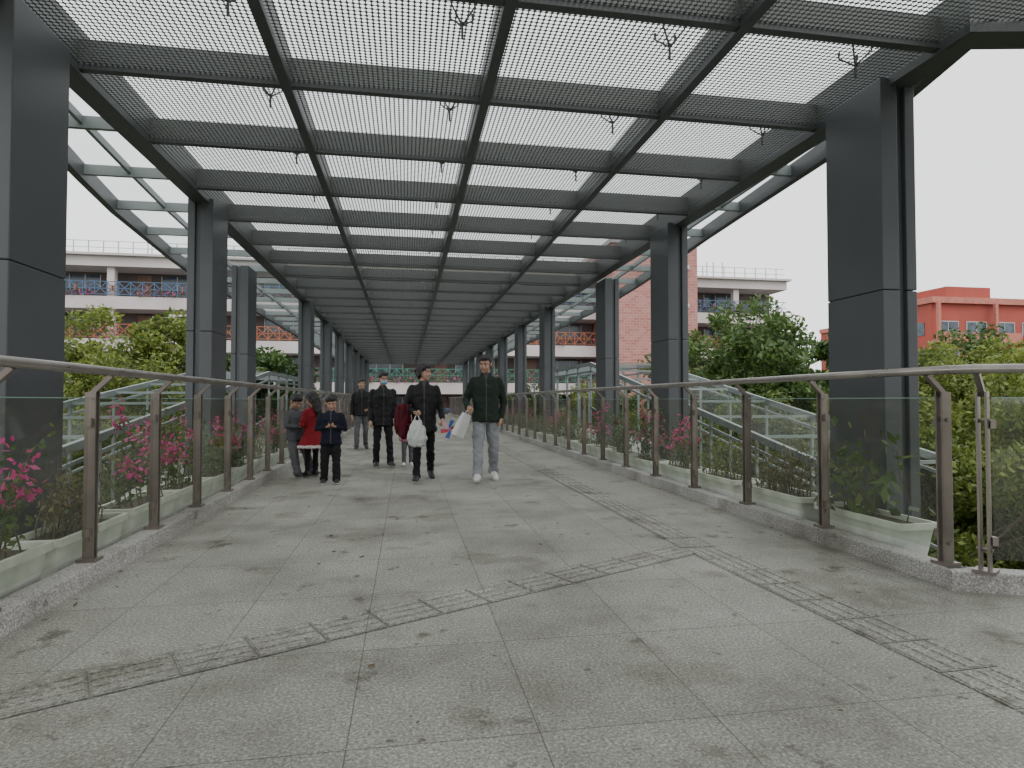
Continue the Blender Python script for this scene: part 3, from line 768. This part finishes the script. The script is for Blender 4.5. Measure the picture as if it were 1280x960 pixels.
skin = pbr('skin', (0.42, 0.25, 0.18), 0.5, var=0.06, scale=6)
hairm = pbr('hair_black', (0.012, 0.010, 0.010), 0.45, var=0.3, scale=30, bump=0.6, bscale=90)
eyew = pbr('eye_white', (0.32, 0.28, 0.26), 0.3); eyed = pbr('eye_dark', (0.015, 0.01, 0.008), 0.2); lip = pbr('lips', (0.33, 0.12, 0.10), 0.5)
shoew = pbr('shoe_white', (0.65, 0.65, 0.64), 0.5); shoeb = pbr('shoe_black', (0.02, 0.02, 0.022), 0.45)
zipm = pbr('zip_metal', (0.06, 0.06, 0.06), 0.4, metal=0.5); shirt = cloth('inner_shirt', (0.07, 0.07, 0.075))

def hand_mb(curl, side):
    mb = MB()
    mb.loft([(0, 0, .015, .021, .025), (0, 0, -.02, .020, .030), (0, 0, -.055, .017, .039), (0, 0, -.088, .013, .040), (0, 0, -.098, .010, .034)], 14)
    s_ = -side
    for yb, ln, r_ in ((-.030, .070, .0088), (-.010, .078, .0092), (.011, .073, .0088), (.030, .058, .0078)):
        p_ = Vector((0, yb, -.085)); a = 0.15; pts = [p_]
        for fr_ in (0.45, 0.32, 0.23):
            a += curl; p_ = p_+Vector((s_*math.sin(a), yb*0.4*(1-min(1, curl)), -math.cos(a)))*ln*fr_*1.05; pts.append(p_)
        mb.capsule(pts, [r_*1.08, r_, r_*.92, r_*.8], 8)
    mb.capsule([(0, -.024, -.025), (s_*.012, -.050, -.055), (s_*(.018+.01*curl), -.056+.012*curl, -.085), (s_*(.024+.02*curl), -.050+.02*curl, -.105)], [.014, .0115, .010, .0085], 8)
    return mb
HC = {}
def hand_mesh(curl, side):
    k_ = (curl, side)
    if k_ not in HC: HC[k_] = remesh(hand_mb(curl, side), 0.0045, 1)
    return HC[k_]

def person(name, loc, rz, H, headH, top, bottom, shoe, legs, armL, armR, head=(0, 0), hair='short', wide=1.0, pants=1.0, jacket_hem=0.84,
           skirt=None, mask=None, puffy=0, lean=0.0, handcurl=(0.45, 0.45), topmat2=None, vox=0.012, zipped=True):
    """local frame: faces -Y, image-left side = -X"""
    root = empty(name, loc); root.rotation_euler = (0, 0, rz)
    bs = (H-headH)/1.50; hs = headH/0.225
    mats = [top, bottom, skin, topmat2 or top, zipm, shirt]
    mb = MB()
    ank = {}
    low = 9
    for sd, key in ((-1, 'L'), (1, 'R')):
        p_, k_, sp_ = legs[key][:3]
        hip = Vector((sd*0.088, 0, 0.90)); a = rad(p_); b_ = rad(p_-k_); s_ = math.sin(rad(sp_))*sd
        kn = hip+Vector((s_, -math.sin(a), -math.cos(a))).normalized()*0.42
        an = kn+Vector((s_*0.5, -math.sin(b_), -math.cos(b_))).normalized()*0.40
        mb.capsule([hip, hip.lerp(kn, .3), hip.lerp(kn, .6), kn, kn.lerp(an, .4), an.lerp(kn, .15), an.lerp(kn, 0.02)], [.080, .083*(0.5+0.5*pants), .078*pants, .064*pants, .061*pants, .057*pants, .062*pants], 14, 1)
        ank[key] = (an, b_, legs[key][3] if len(legs[key]) > 3 else 0)
        low = min(low, an.z-0.085-(0.10*math.sin(rad(ank[key][2])) if ank[key][2] > 0 else 0))
    lowz = low
    yl = lambda z: -math.tan(lean)*(z-0.95)
    W = wide
    jh = jacket_hem
    mb.loft([(0, 0.01, min(.80, jh-.02), .13, .10), (0, 0.01, .86, .155*W, .118*W), (0, 0.01, .95, .150*W, .11*W), (0, 0.005, 1.03, .14*W, .10*W)], 20, 1)
    rings = []
    for z in np.linspace(jh, 1.30, 16):
        t_ = (z-jh)/(1.30-jh)
        rx = (0.180-0.020*math.sin(min(1, t_*1.3)*3.0)-0.004*t_)*W; ry = (0.140-0.012*math.sin(t_*3.0)-.006*t_)*W
        if puffy: 
            q = puffy*abs(math.sin((z-jh)*30)); rx += q; ry += q
        rings.append((0, yl(z), z, rx, ry))
    rings = [(0, yl(jh), jh-0.004, rings[0][3]*0.93, rings[0][4]*0.93)]+rings
    rings += [(0, yl(1.35), 1.35, .168*W, .112*W), (0, yl(1.40), 1.40, .150*W, .098*W), (0, yl(1.43)+.005, 1.43, .115*W, .085), (0, yl(1.452)+.008, 1.452, .080, .076), (0, yl(1.49)+.008, 1.492, .072, .074)]
    mb.loft(rings, 24, 0, 2.15)
    if skirt:
        mb.loft([(0, .0, skirt, .30, .26), (0, 0, skirt+.06, .285, .245), (0, 0, skirt+.2, .23, .19), (0, 0, .95, .17, .13), (0, 0, 1.0, .15, .12)], 26, 0)
        mb.loft([(0, 0, skirt-.01, .298, .258), (0, 0, skirt-.005, .312, .272), (0, 0, skirt+.045, .303, .263), (0, 0, skirt+.05, .28, .24)], 26, 3)
    mb.capsule([(0, yl(1.42)+.02, 1.42), (0, yl(1.5)+.012, 1.50), (0, yl(1.57), 1.56)], [.052, .050, .048], 12, 2)
    wr = {}
    for sd, key, spec in ((-1, 'L', armL), (1, 'R', armR)):
        sh = Vector((sd*0.158*W, yl(1.37), 1.372)); e_t, w_t = Vector(spec[0]), Vector(spec[1])
        el = sh+(e_t-sh).normalized()*0.285; ws = el+(w_t-el).normalized()*0.235
        r0 = 1.0+puffy*6
        mb.capsule([sh, sh.lerp(el, .25), sh.lerp(el, .6), el, el.lerp(ws, .5), ws], [.058*r0*W, .058*r0*W, .053*r0*W, .049*r0*W, .044*r0, .038*r0], 12, 0)
        wr[key] = (el, ws)
    me, mi = remesh(mb, vox/bs, 2)
    sd_ = R.uniform(0, 50)
    me.update()
    if zipped and not skirt:
        for i_, p_ in enumerate(me.polygons):
            c = p_.center
            if mi[i_] == 0 and c.y < yl(c.z)-.03 and c.z > jh:
                if abs(c.x) < 0.008 and c.z < 1.40: mi[i_] = 4
                elif c.z >= 1.385 and abs(c.x) < (c.z-1.385)*0.42: mi[i_] = 5
    nv_ = [v.normal.copy() for v in me.vertices]
    for v, nn_ in zip(me.vertices, nv_):
        c = v.co
        f1 = noise.noise(Vector((c.x*9+sd_, c.y*9, c.z*15)))
        f2 = 1-abs(noise.noise(Vector((c.x*6, c.y*6+sd_, c.z*9+c.x*10))))*2
        f3 = noise.noise(Vector((c.x*4+sd_, c.y*4, c.z*22+abs(c.x)*18)))
        amp = 0.008 if c.z > 0.85 else 0.011
        if c.z > 1.45 and abs(c.x) < 0.09: amp = 0.0005
        v.co = c+nn_*(f1*amp+max(0, f2-.5)*amp*1.4+f3*amp*0.6)
    T = Matrix.Translation((0, 0, -lowz*bs)) @ Matrix.Scale(bs, 4)
    finish(me, mi, mats, 'body_and_clothes', root, T)
    for key, sd in (('L', -1), ('R', 1)):
        an, b_, lift = ank[key]
        s_ = MB(); s_.capsule([(0, .045, .048), (0, -.03, .055), (0, -.11, .040), (sd*0.004, -.165, .032)], [.044, .046, .046, .037], 12, 0)
        s_.capsule([(0, .03, .05), (0, .01, .11)], [.042, .045], 10, 0)
        sm, smi = remesh(s_, 0.009, 1)
        smi = []
        for v in sm.vertices: v.co.z = max(0.0, v.co.z)
        for p_ in sm.polygons: smi.append(1 if p_.center.z < 0.022 else 0)
        pz = an.z-lowz-0.085
        Ms = Matrix.Translation((an.x*bs, (an.y)*bs, max(0, pz)*bs)) @ Matrix.Scale(bs*1.08, 4)
        Ms = Ms @ Matrix.Translation((0, 0, .085)) @ Matrix.Rotation(rad(lift), 4, 'X') @ Matrix.Translation((0, 0, -.085)) @ Matrix.Rotation(rad(7*sd), 4, 'Z')
        finish(sm, smi, [shoe, shoew], 'shoe', root, Ms)
    for key, sd, cu in (('L', -1, handcurl[0]), ('R', 1, handcurl[1])):
        if cu is None: continue
        el, ws = wr[key]; o_, hm = hand_mesh(cu, sd)
        dz = -(ws-el).normalized(); fy = Vector((0, 1, 0)) if abs(dz.y) < 0.85 else Vector((0, 0, -1))
        fy = (fy-dz*fy.dot(dz)).normalized(); fx = fy.cross(dz)
        Rm = Matrix((fx, fy, dz)).transposed().to_4x4()
        hp = Matrix.Translation(((ws.x)*bs, ws.y*bs, (ws.z-lowz)*bs)) @ Rm @ Matrix.Translation((0, 0, -0.018)) @ Matrix.Scale(bs if H > 1.4 else bs*1.05, 4)
        finish(o_.copy(), hm, [skin], 'hand', root, hp)
    hb = MB()
    hb.ellipsoid((0, .012, .022), (.074, .092, .092), 20, 14)
    hb.ellipsoid((0, -.026, -.032), (.062, .062, .076), 18, 12)
    hb.ellipsoid((0, -.052, -.088), (.032, .026, .022), 12, 8)
    for sd in (-1, 1):
        hb.ellipsoid((sd*.077, .012, -.010), (.010, .018, .030), 10, 8, rot=Matrix.Rotation(sd*-0.3, 3, 'Z'))
        hb.ellipsoid((sd*.034, -.060, -.035), (.022, .022, .020), 10, 8)
        hb.ellipsoid((sd*.028, -.074, .022), (.024, .012, .008), 10, 8)
    hb.capsule([(0, -.082, .008), (0, -.092, -.012), (0, -.098, -.026)], [.008, .010, .013], 8)
    hb.capsule([(-.014, -.087, -.058), (.014, -.087, -.058)], [.006, .006], 8, 1)
    hb.capsule([(0, .015, -.06), (0, .012, -.13)], [.048, .048], 12)
    hm_, hmi = remesh(hb, 0.0055, 2)
    HM = Matrix.Translation((0, yl(1.53)*bs*1.0, (1.50-lowz)*bs+0.112*hs)) @ Matrix.Translation((0, 0, -.1*hs)) @ Matrix.Rotation(rad(head[0]), 4, 'Z') @ Matrix.Rotation(rad(head[1]), 4, 'X') @ Matrix.Translation((0, 0, .1*hs)) @ Matrix.Scale(hs, 4)
    finish(hm_, hmi, [skin, lip], 'head', root, HM)
    fe = MB()
    for sd in (-1, 1):
        fe.ellipsoid((sd*.029, -.0785, .004), (.012, .007, .0045), 10, 8, 0)
        fe.ellipsoid((sd*.029, -.0825, .004), (.0062, .004, .0048), 8, 6, 1)
        fe.capsule([(sd*.014, -.0865, .021), (sd*.030, -.0870, .026), (sd*.044, -.080, .021)], [.0025, .0032, .002], 6, 2)
    if mask is not None:
        fe.ellipsoid((0, -.058, -.052), (.056, .048, .043), 16, 12, 3)
        for sd in (-1, 1): fe.tube([(sd*.05, -.055, -.035), (sd*.078, .005, -.0)], .002, 5, 3)
    o_ = fe.obj('face_features', [eyew, eyed, hairm, mask or eyew], root, smooth=True); o_.data.transform(HM)
    hh = MB()
    hh.ellipsoid((0, .022, .038), (.083, .094, .088), 20, 14)
    hh.ellipsoid((0, -.030, .078), (.064, .060, .036), 16, 10)
    hh.ellipsoid((0, .060, -.02), (.064, .048, .060), 14, 10)
    for sd in (-1, 1): hh.capsule([(sd*.068, -.016, .05), (sd*.073, -.006, .008)], [.014, .006], 8)
    if hair == 'fringe':
        hh.ellipsoid((0, -.046, .062), (.068, .042, .034), 16, 10)
    if hair in ('bun', 'long', 'pony'):
        hh.ellipsoid((0, .055, -.02), (.080, .056, .083), 16, 12)
        for sd in (-1, 1): hh.capsule([(sd*.07, -.03, .06), (sd*.080, .01, .0), (sd*.07, .045, -.06)], [.016, .016, .02], 8)
    if hair == 'bun': hh.ellipsoid((0, .125, .02), (.036, .034, .036), 12, 8)
    if hair == 'long':
        hh.capsule([(0, .07, -.03), (0, .085, -.13), (0, .085, -.24), (0, .075, -.32)], [.078, .068, .05, .02], 14)
    if hair == 'pony':
        hh.capsule([(0, .10, .04), (0, .15, .02), (0, .16, -.08), (0, .14, -.18)], [.028, .032, .034, .012], 10)
    hm2, m2 = remesh(hh, 0.006, 1)
    for v in hm2.vertices:
        c = v.co; v.co = c+v.normal*(noise.noise(Vector((c.x*60, c.y*30, c.z*16)))*0.009+noise.noise(Vector((c.x*16, c.y*16, c.z*16)))*0.008)
    finish(hm2, m2, [hairm], 'hair', root, HM)
    return {'root': root, 'bs': bs, 'low': lowz, 'wr': wr}
def relax(sd, y=-0.02): return ((sd*.225, .03, 1.08), (sd*.235, y-.04, .85))

green_j = cloth('jacket_dark_green', (0.018, 0.029, 0.021)); sweat = cloth('sweatpants_grey', (0.25, 0.26, 0.28))
black = cloth('jacket_black', (0.012, 0.012, 0.014), 0.6); blackp = cloth('trousers_black', (0.013, 0.013, 0.015)); navy = cloth('jacket_navy', (0.010, 0.013, 0.024))
greyj = cloth('jacket_grey', (0.09, 0.093, 0.105)); greyt = cloth('trousers_grey', (0.11, 0.11, 0.12)); red = cloth('coat_red', (0.22, 0.012, 0.02)); whitef = cloth('white_trim', (0.6, 0.56, 0.54))
maroon = cloth('jacket_maroon', (0.085, 0.010, 0.018)); pinkc = cloth('coat_pink', (0.38, 0.13, 0.2)); maskm = pbr('mask_blue', (0.22, 0.42, 0.6), 0.7)

mg = person('walking_man_green_jacket', (1.09, 8.56, 0), rad(-4), 1.75, .242, green_j, sweat, shoew,
       {'L': (18, 8, 3, 0), 'R': (-6, 16, 3, 16)}, ((-.27, .03, 1.12), (-.25, -.22, 1.00)), ((.26, .06, 1.10), (.22, .0, .88)), head=(-20, 14), wide=1.10, pants=1.14, jacket_hem=.82, handcurl=(0.9, 0.6))
wb = person('walking_woman_black_jacket', (0.24, 8.8, 0), rad(0), 1.64, .232, black, blackp, shoeb,
       {'L': (14, 5, 2, 0), 'R': (-8, 22, 2, 20)}, ((-.27, -.02, 1.13), (-.14, -.23, 1.02)), ((.25, .02, 1.10), (.27, -.16, .93)), head=(58, 2), hair='bun', wide=1.10, pants=.95, jacket_hem=.74, puffy=.006, handcurl=(0.9, 0.7))
mm = person('walking_man_face_mask', (-.40, 10.7, 0), rad(10), 1.60, .230, black, blackp, shoeb,
       {'L': (8, 12, 3, 0), 'R': (14, 6, 3, 0)}, relax(-1), relax(1, -.06), head=(14, 6), wide=1.15, mask=maskm, jacket_hem=.76)
mf = person('walking_man_grey_trousers', (-1.02, 14.5, 0), rad(8), 1.62, .230, black, greyt, shoeb,
       {'L': (14, 6, 3, 0), 'R': (-8, 18, 3, 16)}, relax(-1), ((.28, .04, 1.14), (.16, -.14, 1.0)), head=(0, 4), wide=1.05)
bn = person('walking_boy_navy_jacket', (-1.01, 8.67, 0), rad(4), 1.20, .212, navy, blackp, shoeb,
       {'L': (4, 8, 4, 0), 'R': (14, 4, 3, 0)}, ((-.27, -.02, 1.12), (-.04, -.22, 1.16)), ((.27, -.02, 1.12), (.05, -.23, 1.17)), head=(4, 22), hair='fringe', wide=1.24, pants=1.34, jacket_hem=.80, handcurl=(0.8, 0.8))
bg = person('leaning_boy_grey_jacket', (-1.63, 9.60, 0), rad(48), 1.25, .212, greyj, greyt, shoeb,
       {'L': (20, 0, 7, 0), 'R': (26, 3, 7, 0)}, ((-.26, -.04, 1.12), (-.05, -.24, 1.10)), ((.26, -.04, 1.12), (.06, -.24, 1.12)), head=(0, 30), hair='fringe', wide=1.2, pants=1.35, jacket_hem=.82, handcurl=(0.8, 0.8), lean=rad(-6))
gr = person('standing_girl_red_coat', (-1.36, 9.42, 0), rad(-130), 1.24, .212, red, blackp, shoeb,
       {'L': (2, 2, 2, 0), 'R': (4, 4, 2, 0)}, ((-.27, -.02, 1.12), (-.10, -.22, 1.10)), ((.26, -.02, 1.12), (.08, -.24, 1.1)), head=(0, 18), hair='long', wide=1.14, pants=.9, jacket_hem=.88, skirt=.62, topmat2=whitef, handcurl=(0.7, 0.7))
cp = person('walking_child_pink_coat', (.02, 10.75, 0), rad(0), 1.05, .200, pinkc, greyt, shoew,
       {'L': (8, 6, 2, 0), 'R': (-2, 10, 2, 8)}, relax(-1), relax(1), hair='pony', wide=1.15, pants=1.15, jacket_hem=.72)

def wpos(info, key):
    el, ws = info['wr'][key]; d_ = (ws-el).normalized()
    q = ws+d_*0.095
    return Vector((q.x*info['bs'], q.y*info['bs'], (q.z-info['low'])*info['bs']))
plast = pbr('plastic_bag_white', (0.5, 0.52, 0.5), 0.35, var=0.12, scale=8, bump=0.8, bscale=14)
paper = pbr('paper_bag_white', (0.6, 0.6, 0.59), 0.6, var=0.06, bump=0.2, bscale=12)
hp = wpos(wb, 'L'); mb = MB()
mb.loft([(0, 0, -.44, .06, .035), (0, 0, -.42, .11, .07), (0.005, 0, -.33, .135, .085), (0, 0, -.22, .115, .07), (-.005, 0, -.13, .075, .04), (0, 0, -.08, .045, .015)], 22)
bm_, bmi = remesh(mb, .011, 1)
for v in bm_.vertices: v.co += v.normal*(abs(noise.noise(Vector((v.co.x*16, v.co.y*16, v.co.z*5))))*0.04-.005)
finish(bm_, bmi, [plast], 'plastic_bag', wb['root'], Matrix.Translation(hp))
hd_ = MB()
for sx in (-1, 1): hd_.tube([hp+Vector((sx*.04, 0, -.09)), hp+Vector((sx*.025, 0, -.04)), hp+Vector((0, 0, .005))], [.014, .009, .006], 6)
hd_.obj('bag_handles', [plast], wb['root'], smooth=True)
el, ws = wb['wr']['L']; mid = el.lerp(ws, 0.35); bsw = wb['bs']; c = Vector((mid.x*bsw, mid.y*bsw, (mid.z-wb['low'])*bsw))
jk = MB(); jk.loft([(.03, 0, -.42, .03, .03), (.01, 0, -.36, .08, .06), (-.01, 0, -.24, .11, .08), (-.01, 0, -.10, .10, .09), (0, 0, 0.0, .10, .095), (0, 0, .045, .075, .075), (0, 0, .06, .03, .04)], 22)
jk.capsule([(-.06, .02, -.05), (-.09, .03, -.2), (-.08, .03, -.33)], [.05, .045, .035], 10)
jm, jmi = remesh(jk, .011, 1)
for v in jm.vertices: v.co += v.normal*(noise.noise(Vector((v.co.x*24, v.co.y*24, v.co.z*5)))*0.045)
finish(jm, jmi, [maroon], 'draped_jacket', wb['root'], Matrix.Translation(c+Vector((-.06, 0, 0))))
hr = wpos(wb, 'R'); ty = MB()
ty.tube([hr+Vector((-.02, -.02, .04)), hr+Vector((.09, -.03, -.09))], .006, 6, 0)
cc = hr+Vector((.09, -.04, -.09))
for i in range(6):
    a = i*math.pi/3; u = Vector((math.cos(a), 0.15, math.sin(a))); v_ = Vector((math.cos(a+.9), -0.25, math.sin(a+.9)))
    ty.poly([cc, cc+u*.13, cc+(u+v_)*.075, cc+v_*.05], 1+i % 3)
ty.obj('toy_pinwheel', [whitef, pbr('toy_red', (.45, .03, .06), .5), pbr('toy_blue', (.05, .12, .4), .5), pbr('toy_pink', (.5, .3, .36), .5)], wb['root'])
hp = wpos(mg, 'L'); pb = MB()
pb.loft([(0, 0, -.38, .115, .045), (0, 0, -.375, .12, .05), (0, 0, -.2, .115, .04), (0, 0, -.06, .11, .018), (0, 0, -.055, .105, .008)], 24, 0, 6)
for sx in (-1, 1): pb.tube([(sx*.045, 0, -.06), (sx*.03, 0, -.01), (0, 0, .01)], .005, 6)
o = pb.obj('paper_bag', [paper], mg['root'], smooth=False); o.data.transform(Matrix.Translation(hp) @ Matrix.Rotation(rad(24), 4, 'Y') @ Matrix.Rotation(rad(58), 4, 'Z'))
hp = (wpos(bn, 'L')+wpos(bn, 'R'))/2
ph = MB(); ph.beam(hp+Vector((0, 0.0, -.03)), hp+Vector((0, -.03, .07)), .07, .01, 0); ph.obj('phone', [shoeb], bn['root'])
print('objects', len(bpy.data.objects))
